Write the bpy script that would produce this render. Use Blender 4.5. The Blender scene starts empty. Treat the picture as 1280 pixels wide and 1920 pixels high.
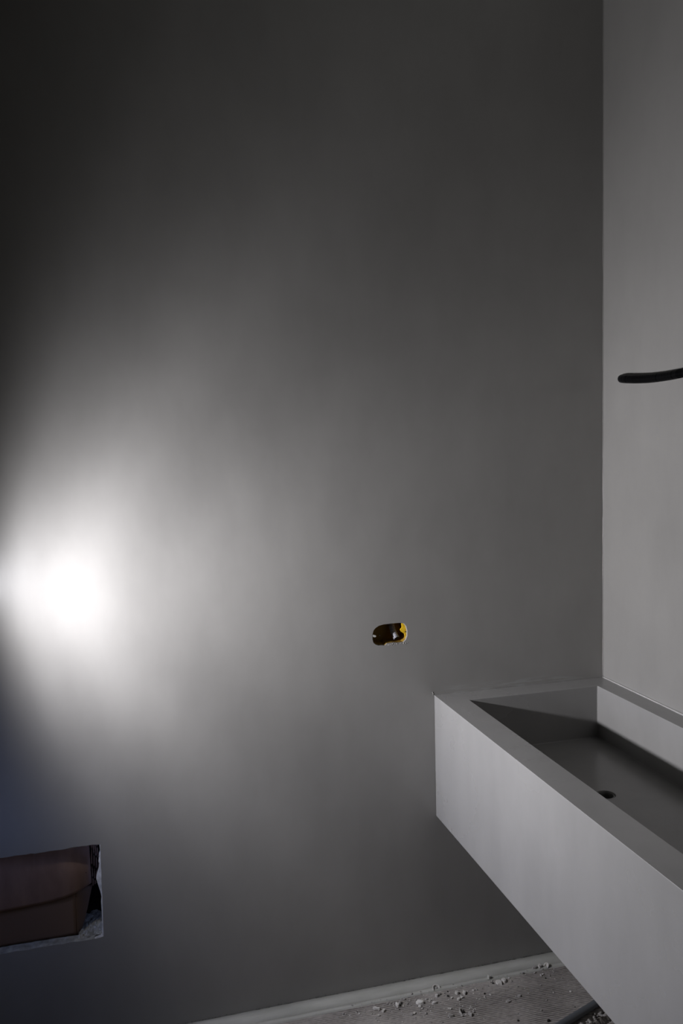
import bpy, bmesh, math, random
from mathutils import Vector, Matrix, noise
from mathutils.geometry import tessellate_polygon

S = bpy.context.scene
C = S.collection
rnd = random.Random(7)

# ------------------------------------------------------------------ camera
cam_data = bpy.data.cameras.new('camera')
cam = bpy.data.objects.new('camera', cam_data)
C.objects.link(cam)
R_ = Vector((0.96693591, -0.2538258, -0.02464548))
U_ = Vector((0.04423618, 0.07176498, 0.99644014))
F_ = Vector((0.25115353, 0.96458398, -0.08062042))
cam.matrix_world = Matrix.Translation((-1.33224, -2.12018, 1.51429)) @ Matrix((R_, U_, -F_)).transposed().to_4x4()
cam_data.sensor_fit = 'VERTICAL'
cam_data.sensor_height = 36.0
cam_data.lens = 1556.02 * 36.0 / 1920.0
cam_data.clip_start = 0.02
S.camera = cam

# ------------------------------------------------------------------ daylight (enters through an unseen opening added low in the left wall)
world = bpy.data.worlds.new('world')
S.world = world
world.use_nodes = True
bg = world.node_tree.nodes['Background']
bg.inputs['Strength'].default_value = 5.0
_n, _l = world.node_tree.nodes, world.node_tree.links
_tc = _n.new('ShaderNodeTexCoord')
_sx = _n.new('ShaderNodeSeparateXYZ')
_rp = _n.new('ShaderNodeValToRGB')          # overcast dusk sky above a dark ground
_rp.color_ramp.elements[0].position = 0.47
_rp.color_ramp.elements[0].color = (0.02, 0.02, 0.022, 1)
_rp.color_ramp.elements[1].position = 0.56
_rp.color_ramp.elements[1].color = (0.36, 0.48, 1.0, 1)
_mr = _n.new('ShaderNodeMapRange')
_mr.inputs['From Min'].default_value = -1.0
_l.new(_tc.outputs['Generated'], _sx.inputs[0])
_l.new(_sx.outputs['Z'], _mr.inputs['Value'])
_l.new(_mr.outputs['Result'], _rp.inputs['Fac'])
_l.new(_rp.outputs['Color'], bg.inputs['Color'])

# ------------------------------------------------------------------ exposure / render
LAMP_WATTS = 26.8
S.view_settings.view_transform = 'Standard'
S.view_settings.look = 'None'
S.view_settings.exposure = 0.0
S.view_settings.gamma = 1.0
S.view_settings.use_curve_mapping = False
S.cycles.use_denoising = True
S.cycles.max_bounces = 10
S.cycles.diffuse_bounces = 6
S.cycles.glossy_bounces = 5
S.cycles.blur_glossy = 0.3

# ------------------------------------------------------------------ helpers
def link(o, parent=None):
    C.objects.link(o)
    if parent is not None:
        o.parent = parent
    return o

def mesh_obj(name, bm, mats, parent=None, smooth=False):
    me = bpy.data.meshes.new(name)
    bmesh.ops.recalc_face_normals(bm, faces=bm.faces[:])
    bm.to_mesh(me)
    bm.free()
    for m in (mats if isinstance(mats, (list, tuple)) else [mats]):
        me.materials.append(m)
    if smooth:
        for p in me.polygons:
            p.use_smooth = True
    return link(bpy.data.objects.new(name, me), parent)

def tag(o, label=None, cat=None, group=None, kind=None):
    if label: o['label'] = label
    if cat: o['category'] = cat
    if group: o['group'] = group
    if kind: o['kind'] = kind
    return o

def empty(name, loc, label, cat, group=None):
    o = bpy.data.objects.new(name, None)
    o.location = loc
    o.empty_display_size = 0.05
    C.objects.link(o)
    return tag(o, label, cat, group)

def box(bm, x0, x1, y0, y1, z0, z1, mi=0):
    vs = [bm.verts.new((x, y, z)) for z in (z0, z1) for (x, y) in ((x0, y0), (x1, y0), (x1, y1), (x0, y1))]
    for f in ((0, 1, 2, 3), (4, 5, 6, 7), (0, 1, 5, 4), (1, 2, 6, 5), (2, 3, 7, 6), (3, 0, 4, 7)):
        bm.faces.new([vs[i] for i in f]).material_index = mi

def bevel(o, w, seg=2, ang=40):
    m = o.modifiers.new('bevel', 'BEVEL')
    m.width = w
    m.segments = seg
    m.limit_method = 'ANGLE'
    m.angle_limit = math.radians(ang)
    return o

def fill_poly(bm, loops, mi=0):
    """planar face with holes; loops = list of lists of BMVerts"""
    allv = [v for l in loops for v in l]
    for t in tessellate_polygon([[v.co.copy() for v in l] for l in loops]):
        try:
            bm.faces.new([allv[i] for i in t]).material_index = mi
        except ValueError:
            pass

def bridge(bm, la, lb, mi=0):
    n = len(la)
    for i in range(n):
        bm.faces.new((la[i], la[(i + 1) % n], lb[(i + 1) % n], lb[i])).material_index = mi

def tube(bm, pts, rads, seg=20, cap=True, mi=0):
    """sweep a circle along pts with a radius per point"""
    pts = [Vector(p) for p in pts]
    rings = []
    up = Vector((0.0, 0.0, 1.0))
    for i, p in enumerate(pts):
        t = (pts[min(i + 1, len(pts) - 1)] - pts[max(i - 1, 0)]).normalized()
        a = t.cross(up)
        if a.length < 1e-3:
            a = t.cross(Vector((0, 1, 0)))
        a.normalize()
        b = a.cross(t)
        rings.append([bm.verts.new(p + rads[i] * (math.cos(2 * math.pi * k / seg) * a + math.sin(2 * math.pi * k / seg) * b)) for k in range(seg)])
    for i in range(len(rings) - 1):
        bridge(bm, rings[i], rings[i + 1], mi)
    if cap:
        bm.faces.new(rings[0]).material_index = mi
        bm.faces.new(rings[-1]).material_index = mi
    return rings

def spline(ctrl, n):
    """Catmull-Rom through control points"""
    P = [Vector(c) for c in ctrl]
    P = [P[0] * 2 - P[1]] + P + [P[-1] * 2 - P[-2]]
    out = []
    segs = len(P) - 3
    for j in range(n + 1):
        s = min(j / n * segs, segs - 1e-6)
        i = int(s)
        t = s - i
        a, b, c, d = P[i:i + 4]
        out.append(0.5 * ((2 * b) + (c - a) * t + (2 * a - 5 * b + 4 * c - d) * t * t + (3 * b - a - 3 * c + d) * t ** 3))
    return out

# ------------------------------------------------------------------ materials
def mat(name, col, rough=0.5, spec=0.5, metal=0.0):
    m = bpy.data.materials.new(name)
    m.use_nodes = True
    b = m.node_tree.nodes['Principled BSDF']
    b.inputs['Base Color'].default_value = (*col, 1)
    b.inputs['Roughness'].default_value = rough
    b.inputs['Specular IOR Level'].default_value = spec
    b.inputs['Metallic'].default_value = metal
    return m

def nodes(m):
    return m.node_tree.nodes, m.node_tree.links, m.node_tree.nodes['Principled BSDF']

def add_noise(m, scale, detail=4.0, stretch=(1, 1, 1), rough=0.55):
    n, l, b = nodes(m)
    tc = n.new('ShaderNodeTexCoord')
    mp = n.new('ShaderNodeMapping')
    mp.inputs['Scale'].default_value = stretch
    no = n.new('ShaderNodeTexNoise')
    no.inputs['Scale'].default_value = scale
    no.inputs['Detail'].default_value = detail
    no.inputs['Roughness'].default_value = rough
    l.new(tc.outputs['Object'], mp.inputs['Vector'])
    l.new(mp.outputs['Vector'], no.inputs['Vector'])
    return no

def ramp(m, src, stops):
    n, l, b = nodes(m)
    r = n.new('ShaderNodeValToRGB')
    while len(r.color_ramp.elements) < len(stops):
        r.color_ramp.elements.new(0.5)
    for e, (p, c) in zip(r.color_ramp.elements, stops):
        e.position = p
        e.color = (*c, 1) if len(c) == 3 else c
    l.new(src, r.inputs['Fac'])
    return r

def mix(m, fac, a, b_, mode='MIX'):
    n, l, b = nodes(m)
    x = n.new('ShaderNodeMix')
    x.data_type = 'RGBA'
    x.blend_type = mode
    if isinstance(fac, (int, float)):
        x.inputs[0].default_value = fac
    else:
        l.new(fac, x.inputs[0])
    for k, v in ((6, a), (7, b_)):
        if isinstance(v, tuple):
            x.inputs[k].default_value = (*v, 1)
        else:
            l.new(v, x.inputs[k])
    return x.outputs[2]

def bump(m, src, strength, dist):
    n, l, b = nodes(m)
    bp = n.new('ShaderNodeBump')
    bp.inputs['Strength'].default_value = strength
    bp.inputs['Distance'].default_value = dist
    l.new(src, bp.inputs['Height'])
    if b.inputs['Normal'].is_linked:
        l.new(b.inputs['Normal'].links[0].from_socket, bp.inputs['Normal'])
    l.new(bp.outputs['Normal'], b.inputs['Normal'])

def cement(name, col, rough, var=0.06, bumpy=0.12):
    """trowelled satin resin / microcement: cloudy tone, faint trowel marks"""
    m = mat(name, col, rough)
    n, l, b = nodes(m)
    big = add_noise(m, 1.7, 5, (1, 1, 1.25))
    fine = add_noise(m, 9.0, 6, (1.0, 1.0, 0.45), 0.6)
    lo = tuple(c * (1 - var) for c in col)
    hi = tuple(c * (1 + var) for c in col)
    r1 = ramp(m, big.outputs['Fac'], [(0.3, lo), (0.7, hi)])
    r2 = ramp(m, fine.outputs['Fac'], [(0.32, (0.95, 0.95, 0.95)), (0.68, (1.04, 1.04, 1.04))])
    l.new(mix(m, 1.0, r1.outputs['Color'], r2.outputs['Color'], 'MULTIPLY'), b.inputs['Base Color'])
    mr = n.new('ShaderNodeMapRange')
    mr.inputs['To Min'].default_value = rough - 0.05
    mr.inputs['To Max'].default_value = rough + 0.06
    l.new(big.outputs['Fac'], mr.inputs['Value'])
    l.new(mr.outputs['Result'], b.inputs['Roughness'])
    bump(m, fine.outputs['Fac'], bumpy, 0.004)
    return m

GREY = (0.257, 0.25, 0.237)
M_wall = cement('satin_grey_plaster', GREY, 0.37)
M_wall2 = cement('satin_grey_plaster_side', GREY, 0.37)
M_basin = cement('smooth_grey_resin', (0.278, 0.273, 0.265), 0.26, 0.03, 0.02)
M_plain = cement('matt_grey_plaster', (0.15, 0.148, 0.138), 0.7)

# streaky smear of filler low on the wall, just above the basin rim
def add_smear(m):
    n, l, b = nodes(m)
    tc = n.new('ShaderNodeTexCoord')
    sx = n.new('ShaderNodeSeparateXYZ')
    l.new(tc.outputs['Object'], sx.inputs[0])
    def rng(sock, a, b1, c, d):
        up = n.new('ShaderNodeMapRange'); up.interpolation_type = 'SMOOTHSTEP'
        up.inputs['From Min'].default_value = a; up.inputs['From Max'].default_value = b1
        dn = n.new('ShaderNodeMapRange'); dn.interpolation_type = 'SMOOTHSTEP'
        dn.inputs['From Min'].default_value = c; dn.inputs['From Max'].default_value = d
        dn.inputs['To Min'].default_value = 1; dn.inputs['To Max'].default_value = 0
        l.new(sock, up.inputs['Value']); l.new(sock, dn.inputs['Value'])
        mu = n.new('ShaderNodeMath'); mu.operation = 'MULTIPLY'
        l.new(up.outputs[0], mu.inputs[0]); l.new(dn.outputs[0], mu.inputs[1])
        return mu.outputs[0]
    zx = rng(sx.outputs['Z'], 0.81, 0.817, 0.822, 0.845)
    xx = rng(sx.outputs['X'], -0.53, -0.45, -0.2, 0.0)
    st = add_noise(m, 14.0, 3, (1.0, 1.0, 9.0))
    rp = ramp(m, st.outputs['Fac'], [(0.45, (0, 0, 0)), (0.6, (1, 1, 1))])
    a = n.new('ShaderNodeMath'); a.operation = 'MULTIPLY'
    l.new(zx, a.inputs[0]); l.new(xx, a.inputs[1])
    c = n.new('ShaderNodeMath'); c.operation = 'MULTIPLY'
    l.new(a.outputs[0], c.inputs[0]); l.new(rp.outputs['Color'], c.inputs[1])
    old = b.inputs['Base Color'].links[0].from_socket
    l.new(mix(m, c.outputs[0], old, (0.31, 0.31, 0.30)), b.inputs['Base Color'])
add_smear(M_wall)
for m_ in (M_wall, M_wall2):                 # thin sealer coat
    b_ = m_.node_tree.nodes['Principled BSDF']
    b_.inputs['Coat Weight'].default_value = 0.6
    b_.inputs['Coat Roughness'].default_value = 0.24

M_ceil = cement('pale_ceiling_plaster', (0.42, 0.425, 0.395), 0.8)
M_chalk = mat('broken_plaster', (0.55, 0.54, 0.51), 0.9, 0.2)
nz = add_noise(M_chalk, 60, 5)
nodes(M_chalk)[1].new(ramp(M_chalk, nz.outputs['Fac'], [(0.3, (0.34, 0.33, 0.31)), (0.7, (0.62, 0.61, 0.58))]).outputs['Color'], nodes(M_chalk)[2].inputs['Base Color'])
bump(M_chalk, nz.outputs['Fac'], 0.5, 0.004)

M_white = mat('bright_plaster_chip', (0.66, 0.64, 0.60), 0.85, 0.2)
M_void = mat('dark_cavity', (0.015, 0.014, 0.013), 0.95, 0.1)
nz = add_noise(M_void, 30, 4)
bump(M_void, nz.outputs['Fac'], 0.6, 0.006)

M_ledge = mat('dusty_mortar', (0.14, 0.136, 0.12), 0.95, 0.15)
nz = add_noise(M_ledge, 55, 5)
nodes(M_ledge)[1].new(ramp(M_ledge, nz.outputs['Fac'], [(0.3, (0.18, 0.175, 0.152)), (0.7, (0.42, 0.41, 0.36))]).outputs['Color'], nodes(M_ledge)[2].inputs['Base Color'])
bump(M_ledge, nz.outputs['Fac'], 0.6, 0.005)
M_card = mat('brown_cardboard', (0.25, 0.15, 0.105), 0.75, 0.25)
nz = add_noise(M_card, 22, 5, (1, 1, 0.35))
nodes(M_card)[1].new(ramp(M_card, nz.outputs['Fac'], [(0.3, (0.17, 0.105, 0.08)), (0.7, (0.25, 0.16, 0.12))]).outputs['Color'], nodes(M_card)[2].inputs['Base Color'])

M_card_shade = mat('shaded_brown_cardboard', (0.16, 0.105, 0.075), 0.8, 0.2)  # same cardboard, with the shade below the upper flap put into its colour
M_yellow = mat('yellow_plastic', (0.78, 0.50, 0.02), 0.4, 0.5)
nz = add_noise(M_yellow, 90, 4)
nodes(M_yellow)[1].new(ramp(M_yellow, nz.outputs['Fac'], [(0.35, (0.55, 0.33, 0.02)), (0.6, (0.82, 0.53, 0.02))]).outputs['Color'], nodes(M_yellow)[2].inputs['Base Color'])
M_boxin = mat('shaded_ochre_plastic', (0.24, 0.145, 0.02), 0.6, 0.3)  # the box's yellow, darkened to paint in the shade of the recess
M_greyplastic = mat('grey_plastic_conduit', (0.30, 0.30, 0.33), 0.45, 0.5)
M_black = mat('black_plastic', (0.004, 0.004, 0.0045), 0.3, 0.3)
M_screw = mat('zinc_screw', (0.5, 0.5, 0.5), 0.35, 0.5, 1.0)
M_tube = mat('dark_grey_tube', (0.11, 0.118, 0.125), 0.4, 0.4)
M_drain = mat('dark_drain', (0.17, 0.17, 0.16), 0.4, 0.5)

M_edge = mat('pale_screed_border', (0.42, 0.42, 0.385), 0.8, 0.3)
nz = add_noise(M_edge, 16, 6, (0.5, 1.6, 1))
nodes(M_edge)[1].new(ramp(M_edge, nz.outputs['Fac'], [(0.3, (0.36, 0.36, 0.325)), (0.7, (0.47, 0.465, 0.43))]).outputs['Color'], nodes(M_edge)[2].inputs['Base Color'])
bump(M_edge, nz.outputs['Fac'], 0.3, 0.003)

M_floor = mat('ribbed_dusty_floor', (0.23, 0.21, 0.20), 0.85, 0.25)
n1 = add_noise(M_floor, 6, 6)
n2 = add_noise(M_floor, 120, 5, (0.6, 1.2, 1))
ra = ramp(M_floor, n1.outputs['Fac'], [(0.3, (0.32, 0.297, 0.276)), (0.7, (0.45, 0.422, 0.392))])
rb = ramp(M_floor, n2.outputs['Fac'], [(0.3, (0.7, 0.7, 0.7)), (0.7, (1.15, 1.14, 1.12))])
fa = nodes(M_floor)[0].new('ShaderNodeAttribute')
fa.attribute_name = 'groove_dirt'
dusty = mix(M_floor, 1.0, ra.outputs['Color'], rb.outputs['Color'], 'MULTIPLY')
nodes(M_floor)[1].new(mix(M_floor, fa.outputs['Fac'], dusty, (0.07, 0.06, 0.055)), nodes(M_floor)[2].inputs['Base Color'])
bump(M_floor, n2.outputs['Fac'], 0.5, 0.002)

M_chip = mat('white_plaster_chip', (0.54, 0.52, 0.485), 0.85, 0.2)
M_chip2 = mat('grey_mortar_chip', (0.33, 0.315, 0.295), 0.9, 0.2)
M_grit = mat('dark_grit', (0.03, 0.028, 0.026), 0.9, 0.2)
M_led = bpy.data.materials.new('lamp_lens')
M_led.use_nodes = True
M_led.node_tree.nodes['Principled BSDF'].inputs['Base Color'].default_value = (0.8, 0.8, 0.8, 1)

# ------------------------------------------------------------------ room shell
XL, YF, ZC = -2.10, -3.3, 2.9          # left wall, front (rear of camera) wall, ceiling

# back wall with two real openings (wall socket hole, service opening)
SOCK = [(-.7027, .9996), (-.7021, .986), (-.6999, .9778), (-.6942, .9724), (-.686, .9693), (-.6678, .9673), (-.661, .972),
        (-.6443, .973), (-.6276, .9716), (-.6142, .9721), (-.6073, .978), (-.6029, .989), (-.6026, 1.0035), (-.6057, 1.0167),
        (-.6115, 1.0244), (-.6232, 1.027), (-.6432, 1.027), (-.6698, 1.0263), (-.6831, 1.0237), (-.6932, 1.0181), (-.6991, 1.0114)]

def hole_outline():
    """ragged service opening: list of (x, z, chamfer)"""
    L, Rr, B, T = -1.92, -1.4345, 0.277, 0.5235
    out = []
    n = 44
    for i in range(n):                                   # bottom, left to right
        out.append((L + (Rr - L) * i / n, B + rnd.uniform(-.0012, .0012), .0035 + rnd.uniform(-.001, .0012)))
    right = [(0.0, .004), (.03, .003), (.06, .0028), (.09, .004), (.105, .0025), (.118, .0045), (.13, .0070), (.142, .0105),
             (.153, .0125), (.163, .0105), (.174, .0068), (.183, .0045), (.19, .0028), (.198, .0052), (.205, .0026), (.214, .0036), (.22, .001), (.232, .0008)]
    for dz, w in right:
        out.append((Rr + rnd.uniform(-.0006, .0006) + 0.0018 * dz / .23, B + .002 + dz, w))
    for i in range(n):                                   # top, right to left
        out.append((Rr + .002 + (L - Rr) * i / n, T + rnd.uniform(-.0014, .0014), .0012 + rnd.uniform(0, .0012)))
    for i in range(8):
        out.append((L, T + (B - T) * (i + .5) / 8, .002))
    return out

bm = bmesh.new()
outer = [bm.verts.new((x, 0, z)) for x, z in ((XL, -.02), (0, -.02), (0, ZC), (XL, ZC))]
H = hole_outline()
hl = [bm.verts.new((x, 0, z)) for x, z, w in H]
cx, cz = -1.677, 0.40
def inward(x, z, w):
    dx = 1 if x <= -1.91 else (-1 if x > -1.442 else 0)
    dz = 1 if z < 0.285 else (-1 if z > 0.515 else 0)
    return (x + dx * w, z + dz * w)
hi_ = [bm.verts.new((*inward(x, z, w)[:1], .0015 + w * .35, inward(x, z, w)[1])) for x, z, w in H]
hb = [bm.verts.new((v.co.x, .022, v.co.z)) for v in hi_]
sl = [bm.verts.new((x, 0, z)) for x, z in SOCK]
scx, scz = -.652, .998
sb = [bm.verts.new((scx + (x - scx) * .975, .004, scz + (z - scz) * .965)) for x, z in SOCK]
fill_poly(bm, [outer, hl, sl], 0)
for la, lb in ((hl, hi_), (hi_, hb)):
    for i in range(len(la)):
        k = (i + 1) % len(la)
        bm.faces.new((la[i], la[k], lb[k], lb[i])).material_index = 2 if i < 42 else 1
bridge(bm, sl, sb, 0)
wall_back = tag(mesh_obj('wall_back', bm, [M_wall, M_chalk, M_ledge]), kind='structure')

# the dark service cavity behind the opening
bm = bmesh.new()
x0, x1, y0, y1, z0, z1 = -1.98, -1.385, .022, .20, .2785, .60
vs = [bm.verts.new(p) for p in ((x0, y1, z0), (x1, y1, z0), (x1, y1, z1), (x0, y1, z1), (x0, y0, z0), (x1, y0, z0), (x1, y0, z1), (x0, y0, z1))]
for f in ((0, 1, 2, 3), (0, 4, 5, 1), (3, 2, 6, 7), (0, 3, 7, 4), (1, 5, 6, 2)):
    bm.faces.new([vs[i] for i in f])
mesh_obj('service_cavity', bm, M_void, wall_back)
# rough mortar ledge at the foot of the opening
bm = bmesh.new()
NX, NY = 90, 10
g = [[bm.verts.new((-1.93 + .515 * i / NX, .0025 + .085 * j / NY,
      .2795 + .0022 * noise.noise((i * .35, j * .5, 3.0)))) for j in range(NY + 1)] for i in range(NX + 1)]
for i in range(NX):
    for j in range(NY):
        bm.faces.new((g[i][j], g[i + 1][j], g[i + 1][j + 1], g[i][j + 1]))
mesh_obj('mortar_ledge', bm, M_ledge, wall_back, smooth=True)

# crumbled plaster lip under the socket hole and along the wall foot
bm = bmesh.new()
def crumb(bm, p, s, flat=0.6, mi=0, r=rnd):
    res = bmesh.ops.create_icosphere(bm, subdivisions=1, radius=1.0)
    ax = Vector((r.uniform(.7, 1.3), r.uniform(.6, 1.1), r.uniform(.5, 1.0) * flat)) * s
    a = r.uniform(0, 6.28)
    ca, sa = math.cos(a), math.sin(a)
    for v in res['verts']:
        k = r.uniform(.75, 1.2)
        x, y, z = v.co.x * ax.x * k, v.co.y * ax.y * k, v.co.z * ax.z * k
        v.co = Vector((p[0] + ca * x - sa * y, p[1] + sa * x + ca * y, p[2] + z))
    for f in set(f for v in res['verts'] for f in v.link_faces):
        f.material_index = mi
for i in range(34):
    t = rnd.random()
    x = -.668 + .066 * t
    crumb(bm, (x, rnd.uniform(-.0008, .0006), .9705 - abs(rnd.gauss(0, .0028)) + .0015 * t), rnd.uniform(.0005, .0014), .8)
tag(mesh_obj('crumbled_lip', bm, M_chalk, wall_back), kind='stuff')

# thin pale bead where the plaster breaks at the left front corner of the basin
bm = bmesh.new()
for i in range(7):
    crumb(bm, (-.5315 + .001 * math.sin(i), -.0004, .8175 + .0014 * i), .0010, 1.0)
tag(mesh_obj('filler_dab', bm, M_chalk, wall_back), kind='stuff')

# right wall
bm = bmesh.new()
box(bm, 0, .12, YF, .12, -.02, ZC)
wall_right = tag(mesh_obj('wall_right', bm, M_wall2), kind='structure')
# sealant bead in the inside corner, a little uneven
bm = bmesh.new()
pts, rads = [], []
for i in range(170):
    z = .818 + (ZC - .83) * i / 169
    pts.append((-.0004, -.0004, z))
    rads.append(.0013 + .0009 * noise.noise((0, 0, z * 11.0)) + .0004 * noise.noise((5, 0, z * 45.0)))
tube(bm, pts, rads, 8)
mesh_obj('corner_bead', bm, M_wall2, wall_right, smooth=True)

M_seal = mat('pale_sealant', (0.36, 0.355, 0.34), 0.5)
bm = bmesh.new()
pts, rads = [], []
for i in range(200):
    y = -.002 - 2.03 * i / 199
    pts.append((-.0008, y, .8165))
    rads.append(.0030 + .0010 * noise.noise((0, y * 13.0, 0)) + .0005 * noise.noise((5, y * 60.0, 0)))
tube(bm, pts, rads, 8)
mesh_obj('rim_sealant', bm, M_seal, wall_right, smooth=True)

# left wall with an unseen low opening added to place the blue light, front wall, ceiling
WY0, WY1, WZ0, WZ1 = -.46, -.13, .62, 1.15
bm = bmesh.new()
o = [bm.verts.new((XL, y, z)) for y, z in ((YF, -.02), (0.12, -.02), (0.12, ZC), (YF, ZC))]
wn = [bm.verts.new((XL, y, z)) for y, z in ((WY0, WZ0), (WY1, WZ0), (WY1, WZ1), (WY0, WZ1))]
fill_poly(bm, [o, wn])
ext = bmesh.ops.extrude_face_region(bm, geom=bm.faces[:])
bmesh.ops.translate(bm, verts=[v for v in ext['geom'] if isinstance(v, bmesh.types.BMVert)], vec=(-.12, 0, 0))
tag(mesh_obj('wall_left', bm, M_plain), kind='structure')
bm = bmesh.new(); box(bm, XL - .12, .12, YF - .12, YF, -.02, ZC)
tag(mesh_obj('wall_front', bm, M_plain), kind='structure')
bm = bmesh.new(); box(bm, XL - .12, .12, YF - .12, .12, ZC, ZC + .12)
tag(mesh_obj('ceiling', bm, M_ceil), kind='structure')

# floor: ribbed, dusty; finely modelled where it is seen, with a broken chase near the right wall
FX0, FX1, FY0, FY1 = -2.05, -.02, -.95, -.065
AX = Vector((-.168, -.243)); AD = Vector((-.9366, -.3504)).normalized(); AN = Vector((.3504, -.9366)).normalized()
def ridge(x, y):
    rot = y + .035 * x
    m = noise.noise((x * 5.5, y * 9.0, 1.0)) + .35 * noise.noise((x * 19, y * 24, 4.0))
    amp = max(0.0, min(1.0, .62 + 1.1 * m)) * max(0.0, min(1.0, (y - FY0 - .02) / .3)) * max(0.0, min(1.0, (x - FX0 - .02) / .5))
    return amp, 0.5 + 0.5 * math.sin(rot * 2 * math.pi / .0068 + .8 * noise.noise((x * 14, y * 3, 8)))
def floor_z(x, y):
    amp, rd = ridge(x, y)
    z = .0013 * amp * rd
    z += .0011 * noise.noise((x * 22, y * 26, 2.0)) + .0005 * noise.noise((x * 90, y * 90, 6.0))
    q = Vector((x, y)) - AX
    s, d = q.dot(AD), q.dot(AN)
    d += .006 * noise.noise((x * 60, y * 60, 12.0))
    if -.14 < s < .2 and .012 < d < .058:
        e = min((d - .012) / .006, (.058 - d) / .006, 1.0)
        z += -.03 * e + .006 * noise.noise((x * 80, y * 80, 3.0)) * e
        if d < .027:
            z += .017 * e
    return z - .0012
bm = bmesh.new()
NX, NY = 210, 620
g = [[bm.verts.new((FX0 + (FX1 - FX0) * i / NX, FY0 + (FY1 - FY0) * j / NY,
      floor_z(FX0 + (FX1 - FX0) * i / NX, FY0 + (FY1 - FY0) * j / NY))) for j in range(NY + 1)] for i in range(NX + 1)]
for i in range(NX):
    for j in range(NY):
        bm.faces.new((g[i][j], g[i + 1][j], g[i + 1][j + 1], g[i][j + 1]))
for (a, b, c, d, zz) in ((XL - .12, .12, YF, FY0, -.0012), (XL - .12, FX0, FY0, FY1, -.0012), (FX1, .12, FY0, FY1, -.0012), (XL - .12, .12, FY1, 0.1, -.013)):
    vs = [bm.verts.new(p) for p in ((a, c, zz), (b, c, zz), (b, d, zz), (a, d, zz))]
    bm.faces.new(vs)
box(bm, XL - .3, .12, YF - .12, .1, -.12, -.06)
floor = tag(mesh_obj('floor', bm, M_floor), kind='structure')
for p in floor.data.polygons:
    p.use_smooth = True
# dirt lying in the grooves between the ribs
at = floor.data.attributes.new('groove_dirt', 'FLOAT', 'POINT')
for i, v in enumerate(floor.data.vertices):
    if FX0 <= v.co.x <= FX1 and FY0 <= v.co.y <= FY1 and v.co.z > -.05:
        amp, rd = ridge(v.co.x, v.co.y)
        k = .5 + .5 * noise.noise((v.co.x * 70, v.co.y * 160, 2.0))
        at.data[i].value = amp * (1 - rd) ** 1.3 * (.6 + .75 * k)

# pale screed border along the back wall: two flush strips with an open joint between
def border(name, ya, yb, top, ragged):
    bm = bmesh.new()
    n = 220
    rows = []
    for i in range(n + 1):
        x = XL + (0 - XL) * i / n
        r0 = ragged * noise.noise((x * 40, 1.7, ya * 90))
        yb_ = yb + r0
        ya_ = ya + .0006 * noise.noise((x * 30, 9.0, ya * 50))
        zz = top + .0007 * noise.noise((x * 13, 2.0, 7.0))
        rows.append([bm.verts.new(q) for q in ((x, ya_, -.014), (x, ya_, zz), (x, (ya_ + yb_) / 2, zz + .0004), (x, yb_, zz - .0006), (x, yb_, -.014))])
    for i in range(n):
        for k in range(4):
            bm.faces.new((rows[i][k], rows[i + 1][k], rows[i + 1][k + 1], rows[i][k + 1]))
    return tag(mesh_obj(name, bm, M_edge, smooth=True), kind='structure')
border('trim_1', -.0003, -.0462, .0022, .0003)
border('trim_2', -.0500, -.0660, .0022, .0022)
# ragged lower edge of the wall coat with bits of torn coating
bm = bmesh.new()
for i in range(260):
    x = -1.5 * rnd.random() - .02
    crumb(bm, (x, -.0006 - abs(rnd.gauss(0, .0006)), .0036 + abs(rnd.gauss(0, .0013))), rnd.uniform(.0007, .0019), .8)
tag(mesh_obj('torn_coat_edge', bm, M_plain, wall_back), kind='stuff')

# ------------------------------------------------------------------ wall-hung basin
W, ZT, ZB = .528, .816, .4695
TF, TE, TB, ZF = .0741, .0715, .0626, .6677
YE, YB = -2.05, -1.62
bm = bmesh.new()
def ringv(x0, x1, y0, y1, z):
    return [bm.verts.new(p) for p in ((x0, y0, z), (x1, y0, z), (x1, y1, z), (x0, y1, z))]
e = .0005
ot = ringv(-W, -e, YE, -e, ZT)
ob = ringv(-W, -e, YE, -e, ZB)
it = ringv(-W + TF, -TB, YB, -TE, ZT)
ib = ringv(-W + TF, -TB, YB, -TE, ZF)
bm.faces.new(ob)
bridge(bm, ot, ob)
bridge(bm, ot, it)
bridge(bm, it, ib)
DX, DYc, DR = -.2565, -.4185, .0225
dl = [bm.verts.new((DX + DR * math.cos(2 * math.pi * k / 40), DYc + DR * math.sin(2 * math.pi * k / 40), ZF)) for k in range(40)]
dm = [bm.verts.new((DX + (DR + .012) * math.cos(2 * math.pi * k / 40), DYc + (DR + .012) * math.sin(2 * math.pi * k / 40), ZF)) for k in range(40)]
fill_poly(bm, [ib, dm])
bridge(bm, dm, dl)
dd = [bm.verts.new((v.co.x, v.co.y, ZF - .012)) for v in dl]
bridge(bm, dl, dd)
basin = mesh_obj('wall_basin', bm, M_basin)
bevel(basin, .0022, 2, 50)
tag(basin, 'long grey wall-hung trough basin with sharp edges in the corner under the black conduit', 'basin')
# drain sleeve
bm = bmesh.new()
def dring(r, z):
    return [bm.verts.new((DX + r * math.cos(2 * math.pi * k / 40), DYc + r * math.sin(2 * math.pi * k / 40), z)) for k in range(40)]
a0, a1, a2, a3 = dring(DR - .0008, ZF - .0025), dring(DR - .0034, ZF - .002), dring(DR - .0042, ZF - .006), dring(DR - .0046, ZF - .06)
bridge(bm, a0, a1); bridge(bm, a1, a2); bridge(bm, a2, a3)
bm.faces.new(a3)
tag(mesh_obj('drain', bm, M_drain, basin, smooth=False), 'round dark drain hole in the basin floor')

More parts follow.
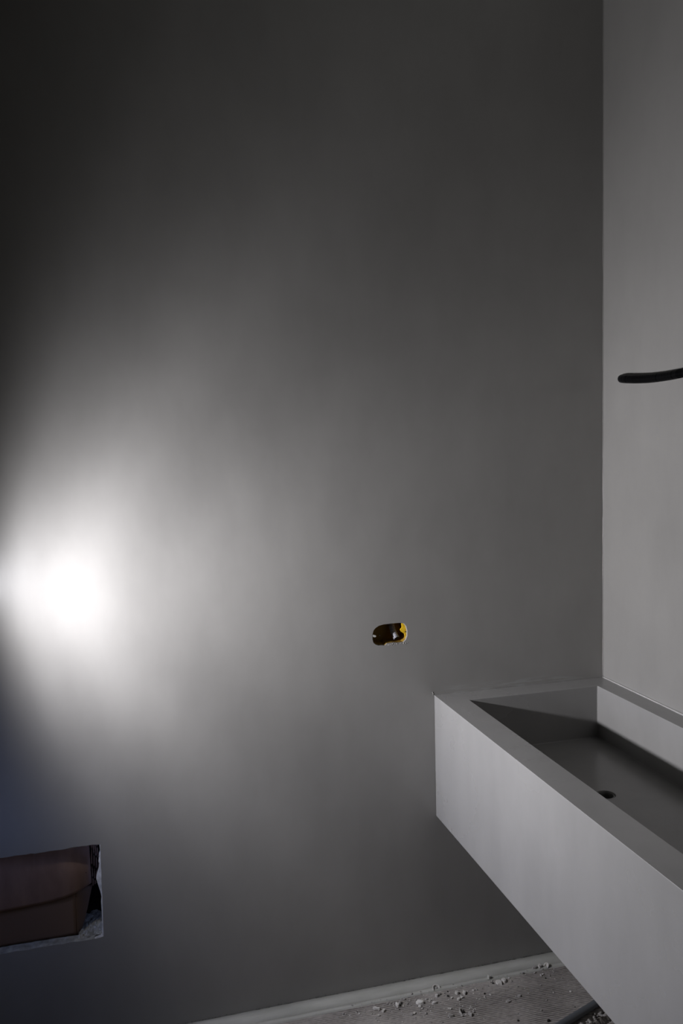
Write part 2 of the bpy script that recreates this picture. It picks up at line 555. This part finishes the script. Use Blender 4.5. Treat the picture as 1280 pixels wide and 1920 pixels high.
# ------------------------------------------------------------------ yellow electrical wall box
sock = empty('electrical_box', (scx, 0.0, scz), 'yellow recessed electrical wall box with open front left of the basin corner', 'electrical box')
inv = Matrix.Translation((-scx, 0, -scz))
def local(o_, m4=inv):
    o_.data.transform(m4)
    return o_
def so(k, y):
    return [(scx + (x - scx) * k, y, scz + (z - scz) * k) for x, z in SOCK]
bm = bmesh.new()
r0 = [bm.verts.new(p) for p in so(1.03, .0042)]
r1 = [bm.verts.new(p) for p in so(.985, .0042)]
r2 = [bm.verts.new(p) for p in so(.95, .048)]
bridge(bm, r0, r1); bridge(bm, r1, r2)
bm.faces.new(r2)
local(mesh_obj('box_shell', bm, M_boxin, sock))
def plate(pts, y, th, m, name, parent, inv_=inv):
    bm = bmesh.new()
    a = [bm.verts.new((x, y, z)) for x, z in pts]
    b = [bm.verts.new((x, y + th, z)) for x, z in pts]
    fill_poly(bm, [a]); fill_poly(bm, [b]); bridge(bm, a, b)
    o_ = mesh_obj(name, bm, m, parent)
    return local(o_, inv_)
# right-hand screw lug (broad) and left-hand screw lug (small tab)
lug = plate([(-.6172, 1.0255), (-.6105, 1.0235), (-.6062, 1.0160), (-.6032, 1.0040), (-.6034, .9900), (-.6062, .9815), (-.6080, .9885),
       (-.6098, .9945), (-.6140, .9975), (-.6182, 1.0005), (-.6212, 1.0055), (-.6196, 1.0092), (-.6165, 1.0112), (-.6165, 1.0175)], .0048, .0035, M_yellow, 'screw_lug', sock)
bm = bmesh.new()
bmesh.ops.create_cone(bm, cap_ends=True, segments=16, radius1=.0016, radius2=.0016, depth=.0012,
                      matrix=Matrix.Translation((-.6062, .0046, .9998)) @ Matrix.Rotation(math.pi / 2, 4, 'X'))
local(mesh_obj('screw_hole', bm, M_grit, lug))
plate([(-.7016, 1.0005), (-.7012, .9945), (-.6945, .9925), (-.6918, .9945), (-.6922, .9972), (-.6950, .9985)], .0004, .002, M_edge, 'screw_lug', sock)
# grey corrugated conduit end entering the box
bm = bmesh.new()
n = 44
ctrl = spline([(-.634, .044, 1.016), (-.635, .036, 1.008), (-.6335, .028, .996), (-.630, .0195, .985), (-.6285, .016, .981)], n)
tube(bm, ctrl, [.0076 + (.0011 if (i // 2) % 2 else 0) for i in range(n + 1)], 20, cap=False)
ct = tag(local(mesh_obj('conduit_end', bm, M_greyplastic, sock)), 'grey corrugated conduit end')
bm = bmesh.new()
tube(bm, ctrl[-16:], [.0066] * 16, 16, cap=True)
local(mesh_obj('conduit_bore', bm, M_grit, ct))
# small fixing screw on the back of the box
bm = bmesh.new()
bmesh.ops.create_cone(bm, cap_ends=True, segments=12, radius1=.0016, radius2=.0012, depth=.002,
                      matrix=Matrix.Translation((-.668, .046, .9855)) @ Matrix.Rotation(math.pi / 2, 4, 'X'))
local(mesh_obj('fixing_screw', bm, M_screw, sock))

# ------------------------------------------------------------------ black corrugated conduit out of the right wall
bm = bmesh.new()
path = spline([(.034, -.066, 1.678), (.012, -.082, 1.6768), (-.008, -.104, 1.6752), (-.0168, -.134, 1.672), (-.018, -.1788, 1.668), (-.018, -.2365, 1.6647),
               (-.018, -.3019, 1.6643), (-.018, -.3695, 1.667), (-.020, -.4496, 1.674), (-.026, -.5537, 1.690)], 520)
d = 0.0
rads = []
for i, p in enumerate(path):
    if i:
        d += (p - path[i - 1]).length
    ph = (d / .0038) % 1.0
    rads.append(.0113 if ph < .55 else .0096)
tube(bm, path, rads, 20)
tag(mesh_obj('corrugated_conduit', bm, M_black), 'black corrugated electrical conduit sticking out of the right wall above the basin', 'conduit')

# ------------------------------------------------------------------ cardboard box inside the service opening
cb = empty('cardboard_box', (-1.66, .03, .2795), 'crumpled brown cardboard box stuffed in the wall opening at lower left', 'box')
icb = Matrix.Translation((1.66, -.03, -.2795))
def sheet(name, fn, nu, nv, th, m, parent):
    """thick bent sheet from a surface function (u, v) -> point"""
    bm = bmesh.new()
    fr = [[bm.verts.new(fn(i / nu, j / nv)) for j in range(nv + 1)] for i in range(nu + 1)]
    for i in range(nu):
        for j in range(nv):
            bm.faces.new((fr[i][j], fr[i + 1][j], fr[i + 1][j + 1], fr[i][j + 1]))
    o_ = mesh_obj(name, bm, m, parent, smooth=True)
    md = o_.modifiers.new('thickness', 'SOLIDIFY')
    md.thickness = th
    md.offset = 0
    return local(o_, icb)
def lerp(a, b, t): return a + (b - a) * t
def interp(tab, x):
    for (xa, ya), (xb, yb) in zip(tab, tab[1:]):
        if x <= xb:
            t = max(0, (x - xa) / (xb - xa))
            t = t * t * (3 - 2 * t) * .4 + t * .6
            return lerp(ya, yb, t)
    return tab[-1][1]
crease = [(-1.93, .3755), (-1.68, .3770), (-1.5800, .3800), (-1.5645, .3820), (-1.53, .3870), (-1.501, .3936), (-1.46, .406)]
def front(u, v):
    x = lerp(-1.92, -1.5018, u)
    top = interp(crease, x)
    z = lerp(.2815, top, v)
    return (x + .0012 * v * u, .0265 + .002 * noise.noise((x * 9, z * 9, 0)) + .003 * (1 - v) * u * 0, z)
sheet('front_panel', front, 50, 14, .003, M_card_shade, cb)
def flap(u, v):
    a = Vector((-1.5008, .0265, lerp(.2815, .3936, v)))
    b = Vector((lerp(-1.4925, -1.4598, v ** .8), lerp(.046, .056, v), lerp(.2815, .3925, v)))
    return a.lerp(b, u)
sheet('side_flap', flap, 8, 12, .003, M_card_shade, cb)
def upper(u, v):
    x = lerp(-1.92, -1.4605, u)
    zb_ = interp(crease, x) - .0012
    z = lerp(zb_, .519, v)
    y = .0205 + .010 * v * v - .004 * math.sin(math.pi * min(1, v * 1.2)) + .0025 * noise.noise((x * 12, z * 12, 5)) + .020 * max(0, (u - .86) / .14) ** 2
    return (x - .002 * v, y, z)
up_ = sheet('upper_flap', upper, 60, 18, .0035, M_card, cb)
# torn corrugated end beside the flap: upright flutes
for i in range(4):
    bm = bmesh.new()
    x = -1.4575 + .0052 * i
    n = 14
    pts = [(x + .0016 * math.sin(k * .7 + i) * k / n + .0010 * i * 0, .047 + .002 * i, lerp(.3935 + .002 * i, .512, k / n)) for k in range(n + 1)]
    tube(bm, pts, [.0019 + .0004 * math.sin(k + i) for k in range(n + 1)], 8)
    local(mesh_obj('flute', bm, M_card, cb, smooth=True), icb)
# two staple holes and scuffs in the upper flap
bm = bmesh.new()
for x, z in ((-1.4765, .4385), (-1.4715, .4392)):
    crumb(bm, (x, .0285, z), .0013, 1.0)
local(mesh_obj('staple_hole', bm, M_grit, up_), icb)
# box bottom and back so that it is a box from the side too
bm = bmesh.new()
box(bm, -1.92, -1.505, .14, .143, .2815, .50)
local(mesh_obj('rear_panel', bm, M_card, cb), icb)
bm = bmesh.new()
box(bm, -1.92, -1.505, .03, .14, .2812, .284)
local(mesh_obj('bottom_panel', bm, M_card, cb), icb)

# broken mortar heaped in the corner of the opening
bm = bmesh.new()
NX, NY = 26, 24
g = []
for i in range(NX + 1):
    row = []
    for j in range(NY + 1):
        x = -1.497 + .064 * i / NX
        y = .004 + .110 * j / NY
        hgt = .007 * min(1, max(0, (y - .004) / .080)) ** .9 * min(1, .3 + .75 * (i / NX) ** .5)
        hgt += .007 * noise.noise((x * 90, y * 90, 1)) + .003 * noise.noise((x * 260, y * 260, 4))
        row.append(bm.verts.new((x, y, .2805 + max(-.001, hgt))))
    g.append(row)
for i in range(NX):
    for j in range(NY):
        bm.faces.new((g[i][j], g[i + 1][j], g[i + 1][j + 1], g[i][j + 1]))
tag(mesh_obj('mortar_heap', bm, M_ledge, smooth=False), 'heap of broken grey mortar in the right corner of the wall opening', 'rubble')

# ------------------------------------------------------------------ debris on the floor
def chip(name, pts, h, m, label, cat='debris', lift=.0012, tilt=0.0, group=None):
    """irregular flake: outline in the floor plane with thickness and broken top edge"""
    bm = bmesh.new()
    cx_ = sum(p[0] for p in pts) / len(pts); cy_ = sum(p[1] for p in pts) / len(pts)
    base = floor_z(cx_, cy_) if cy_ < -.066 else .0022
    lo = [bm.verts.new((x - cx_, y - cy_, 0)) for x, y in pts]
    hi2 = [bm.verts.new(((x - cx_) * .86, (y - cy_) * .86, h * rnd.uniform(.8, 1.15) + tilt * (x - cx_))) for x, y in pts]
    c = bm.verts.new((0, 0, h * 1.08))
    bridge(bm, lo, hi2)
    bm.faces.new(lo)
    for i in range(len(hi2)):
        bm.faces.new((hi2[i], hi2[(i + 1) % len(hi2)], c))
    o_ = mesh_obj(name, bm, m)
    o_.location = (cx_, cy_, base + .0002)
    return tag(o_, label, cat, group)
def blob(cx_, cy_, rx, ry, n=9, rot=0.0, jit=.22):
    out = []
    for k in range(n):
        a = 2 * math.pi * k / n
        r = 1 + rnd.uniform(-jit, jit)
        x, y = rx * r * math.cos(a), ry * r * math.sin(a)
        out.append((cx_ + x * math.cos(rot) - y * math.sin(rot), cy_ + x * math.sin(rot) + y * math.cos(rot)))
    return out
G = 'plaster chips on the floor'
CH = [
 ('plaster_chip', (-.6195, -.0985, .0120, .0075, -.3), .006, M_white, 'largest white plaster chip on the floor near the pale border'),
 ('plaster_chip', (-.5835, -.1105, .0070, .0042, .1), .005, M_chip, 'small oblong pale chip right of the largest white chip'),
 ('plaster_chip', (-.5660, -.0850, .0050, .0048, .5), .006, M_chip, 'white lump just in front of the ring-shaped flake'),
 ('plaster_chip', (-.5570, -.0800, .0044, .0040, .2), .005, M_chip2, 'small lump touching the white lump by the ring-shaped flake'),
 ('plaster_chip', (-.7390, -.0865, .0105, .0034, -.5), .005, M_chip, 'long pale splinter at the left end of the seen floor'),
 ('plaster_chip', (-.7240, -.1010, .0055, .0045, .4), .005, M_chip, 'pale chip in front of the long pale splinter'),
 ('plaster_chip', (-.6820, -.0905, .0050, .0085, .2), .007, M_chip, 'upright white chip left of the largest white chip'),
 ('plaster_chip', (-.6720, -.0840, .0035, .0060, -.2), .006, M_chip2, 'narrow grey chip beside the upright white chip'),
 ('plaster_chip', (-.5100, -.0900, .0052, .0070, .3), .006, M_chip, 'white chip at the back left of the middle cluster'),
 ('plaster_chip', (-.4890, -.0945, .0048, .0072, -.2), .006, M_chip, 'white chip at the back right of the middle cluster'),
 ('plaster_chip', (-.5140, -.1150, .0062, .0048, .2), .005, M_chip, 'front left chip of the middle cluster'),
 ('plaster_chip', (-.5040, -.1120, .0042, .0046, .0), .005, M_chip, 'front right chip of the middle cluster'),
 ('plaster_chip', (-.3800, -.0830, .0082, .0100, .3), .005, M_chip, 'broad pale smear of plaster right of the yellowish lump'),
 ('plaster_chip', (-.3625, -.0790, .0065, .0085, -.3), .006, M_chip, 'pale curled chip right of the broad plaster smear'),
 ('plaster_chip', (-.3990, -.0590, .0050, .0050, .2), .008, M_edge, 'yellowish lump standing on the joint of the pale border'),
 ('plaster_chip', (-.2560, -.0560, .0085, .0048, .1), .006, M_chip2, 'flat grey flake on the border strip close to the basin'),
 ('plaster_chip', (-.2400, -.0560, .0060, .0060, .1), .008, M_chip, 'pale crumb on the border strip closest to the basin'),
 ('plaster_chip', (-.5600, -.1690, .0085, .0040, -.3), .005, M_chip2, 'grey sliver at the front edge of the seen floor'),
 ('plaster_chip', (-.5080, -.1800, .0040, .0085, .3), .006, M_chip2, 'grey chip in front of the dark-holed curl'),
 ('plaster_chip', (-.3890, -.1600, .0080, .0065, .3), .003, M_chip2, 'flat pale patch in the middle of the smooth floor area'),
 ('plaster_chip', (-.3520, -.1500, .0060, .0050, .0), .003, M_chip2, 'flat pale patch right of the other flat patch'),
]
for nm, (cx_, cy_, rx, ry, rot), h, m, lab in CH:
    chip(nm, blob(cx_, cy_, rx, ry, 9, rot), h, m, lab, group=G)
# ring-shaped flake
def curl(name, cx_, cy_, rad, a0, a1, h, w, m, label):
    bm = bmesh.new()
    n = 16
    rows = []
    for i in range(n + 1):
        a = lerp(a0, a1, i / n)
        k = math.sin(math.pi * i / n) ** .5 if 0 < i < n else .2
        for_r = []
        for rr, zz in ((rad, 0), (rad, h * k), (rad - w, h * k * .9), (rad - w, 0)):
            for_r.append(bm.verts.new((rr * math.cos(a), rr * math.sin(a), zz)))
        rows.append(for_r)
    for i in range(n):
        bridge(bm, rows[i], rows[i + 1])
    bm.faces.new(rows[0]); bm.faces.new(rows[-1])
    o_ = mesh_obj(name, bm, m)
    o_.location = (cx_, cy_, (floor_z(cx_, cy_) if cy_ < -.066 else .0022) + .0003)
    return tag(o_, label, 'debris', G)
curl('plaster_flake', -.5570, -.0600, .0118, .1, 3.6, .007, .0030, M_chip, 'ring-shaped pale flake lying on the pale border strip')
curl('plaster_flake', -.5256, -.1640, .0075, .6, 4.4, .009, .0030, M_chip, 'small pale curl of plaster around a dark hole on the ribbed floor')
curl('plaster_flake', -.2210, -.0590, .0075, -1.4, 2.4, .009, .0028, M_chip, 'small curled flake on the border strip next to the basin edge')

# fine crumbs: too many to count
bm = bmesh.new()
r2 = random.Random(21)
cl = [(-.70, -.10, .06, 90), (-.60, -.10, .05, 55), (-.64, -.075, .05, 50), (-.50, -.10, .035, 46), (-.52, -.165, .035, 34), (-.37, -.08, .03, 26), (-.24, -.07, .03, 30), (-.75, -.09, .07, 60), (-.45, -.15, .12, 50), (-.25, -.14, .08, 34)]
for cx_, cy_, s, n in cl:
    for k in range(n):
        x, y = r2.gauss(cx_, s), r2.gauss(cy_, s * .55)
        if y > -.055 or x > -.1 or x < -1.1 or y < -.4:
            continue
        q = Vector((x, y)) - AX
        if q.dot(AN) > .0:
            continue
        s_ = abs(r2.gauss(.0011, .0010)) + .0006
        crumb(bm, (x, y, (floor_z(x, y) if y < -.066 else .0022) + s_ * .4), s_, .7, r2.choice((0, 0, 1)), r2)
for k in range(70):
    x, y = r2.uniform(-.8, -.15), r2.uniform(-.29, -.07)
    if (Vector((x, y)) - AX).dot(AN) > 0: continue
    s_ = r2.choice((.0008, .001, .0012, .0022))
    crumb(bm, (x, y, floor_z(x, y) + s_ * .4), s_, .8, 2, r2)
for x, y, s_ in ((-.5370, -.0935, .0032), (-.3960, -.0790, .0042), (-.4370, -.1130, .0030), (-.3225, -.2600, .0050), (-.245, -.1015, .0036), (-.398, -.236, .003), (-.523, -.165, .0042)):
    crumb(bm, (x, y, floor_z(x, y) + s_ * .4), s_, .9, 2, r2)
tag(mesh_obj('plaster_crumbs', bm, [M_chip2, M_chip, M_grit]), 'fine pale and dark plaster crumbs scattered over the ribbed floor', 'debris', kind='stuff')

# grey tube lying on the floor under the basin, beside the broken chase
bm = bmesh.new()
p0 = AX - AD * .14
p1 = AX + AD * .30
tube(bm, [(lerp(p0.x, p1.x, t / 12), lerp(p0.y, p1.y, t / 12), .0095 + .0006 * math.sin(t)) for t in range(13)], [.0095] * 13, 18)
tag(mesh_obj('floor_tube', bm, M_tube, smooth=True), 'dark grey tube lying on the floor under the basin', 'tube')
# rubble lumps along the chase edge
bm = bmesh.new()
for k in range(46):
    s_ = r2.uniform(-.1, .19)
    q = AX + AD * s_ + AN * r2.gauss(.024, .005)
    crumb(bm, (q.x, q.y, -.004 + r2.uniform(-.004, .004)), r2.uniform(.003, .007), .8, 0, r2)
tag(mesh_obj('chase_rubble', bm, M_chip2), 'grey rubble in the broken floor groove beside the tube', 'rubble', kind='stuff')

# ------------------------------------------------------------------ work lamp on a tripod, left of the frame (the room's light)
LX, LY, LZ = -1.7447, -.2984, 1.157
lamp = empty('work_lamp', (LX - .12, LY - .02, 0), 'black work lamp on a thin tripod beside the back wall', 'lamp')
il = Matrix.Translation((-(LX - .12), -(LY - .02), 0))
bm = bmesh.new(); box(bm, LX - .055, LX - .006, LY - .045, LY + .045, LZ - .045, LZ + .045)
hd = bevel(local(mesh_obj('lamp_head', bm, M_black, lamp), il), .006)
bm = bmesh.new(); tube(bm, [(LX - .007, LY, LZ), (LX - .004, LY, LZ)], [.03, .03], 24)
local(mesh_obj('lens', bm, M_led, lamp), il)
bm = bmesh.new(); tube(bm, [(LX - .12, LY - .02, .25), (LX - .12, LY - .02, LZ), (LX - .05, LY - .01, LZ)], [.009, .009, .009], 12)
local(mesh_obj('pole', bm, M_black, lamp), il)
for k in range(3):
    bm = bmesh.new()
    a = math.radians(100 + 120 * k)
    tube(bm, [(LX - .12, LY - .02, .32), (LX - .12 + .15 * math.cos(a), LY - .02 + .15 * math.sin(a), .004)], [.007, .006], 10)
    local(mesh_obj('leg', bm, M_black, lamp), il)
ld = bpy.data.lights.new('lamp_light', 'AREA')
ld.shape = 'DISK'
ld.size = .045
ld.energy = LAMP_WATTS
ld.color = (0.985, 0.978, 1.03)
# photometric profile of the floodlight reflector: near flat to 55 degrees, then a soft cut-off
ld.use_nodes = True
ln, ll = ld.node_tree.nodes, ld.node_tree.links
em = ln['Emission']
ge = ln.new('ShaderNodeNewGeometry')
dp = ln.new('ShaderNodeVectorMath'); dp.operation = 'DOT_PRODUCT'
ll.new(ge.outputs['Normal'], dp.inputs[0]); ll.new(ge.outputs['Incoming'], dp.inputs[1])
ab = ln.new('ShaderNodeMath'); ab.operation = 'ABSOLUTE'
ac = ln.new('ShaderNodeMath'); ac.operation = 'ARCCOSINE'; ac.use_clamp = False
dv = ln.new('ShaderNodeMath'); dv.operation = 'DIVIDE'; dv.inputs[1].default_value = math.pi / 2
fc = ln.new('ShaderNodeFloatCurve')
cv = fc.mapping.curves[0]
PROFILE = [(0, .85), (15, .97), (30, .78), (40, .63), (47, .66), (54, .57), (60, .45), (66, .37), (73, .21), (80, .09), (90, .0)]
while len(cv.points) < len(PROFILE):
    cv.points.new(.5, .5)
for p_, (deg, val) in zip(cv.points, PROFILE):
    p_.location = (deg / 90, val / 1.2)
fc.mapping.update()
sc_ = ln.new('ShaderNodeMath'); sc_.operation = 'MULTIPLY'; sc_.inputs[1].default_value = 1.2
ll.new(dp.outputs['Value'], ab.inputs[0]); ll.new(ab.outputs[0], ac.inputs[0]); ll.new(ac.outputs[0], dv.inputs[0])
ll.new(dv.outputs[0], fc.inputs['Value']); ll.new(fc.outputs[0], sc_.inputs[0]); ll.new(sc_.outputs[0], em.inputs['Strength'])
lo_ = bpy.data.objects.new('lamp_light', ld)
C.objects.link(lo_)
lo_.parent = lamp
aim = Vector((1.0, -0.0924, 0.032)).normalized()
lo_.rotation_mode = 'QUATERNION'
lo_.rotation_quaternion = aim.to_track_quat('-Z', 'Y')
lo_.location = (.12, .02, LZ)
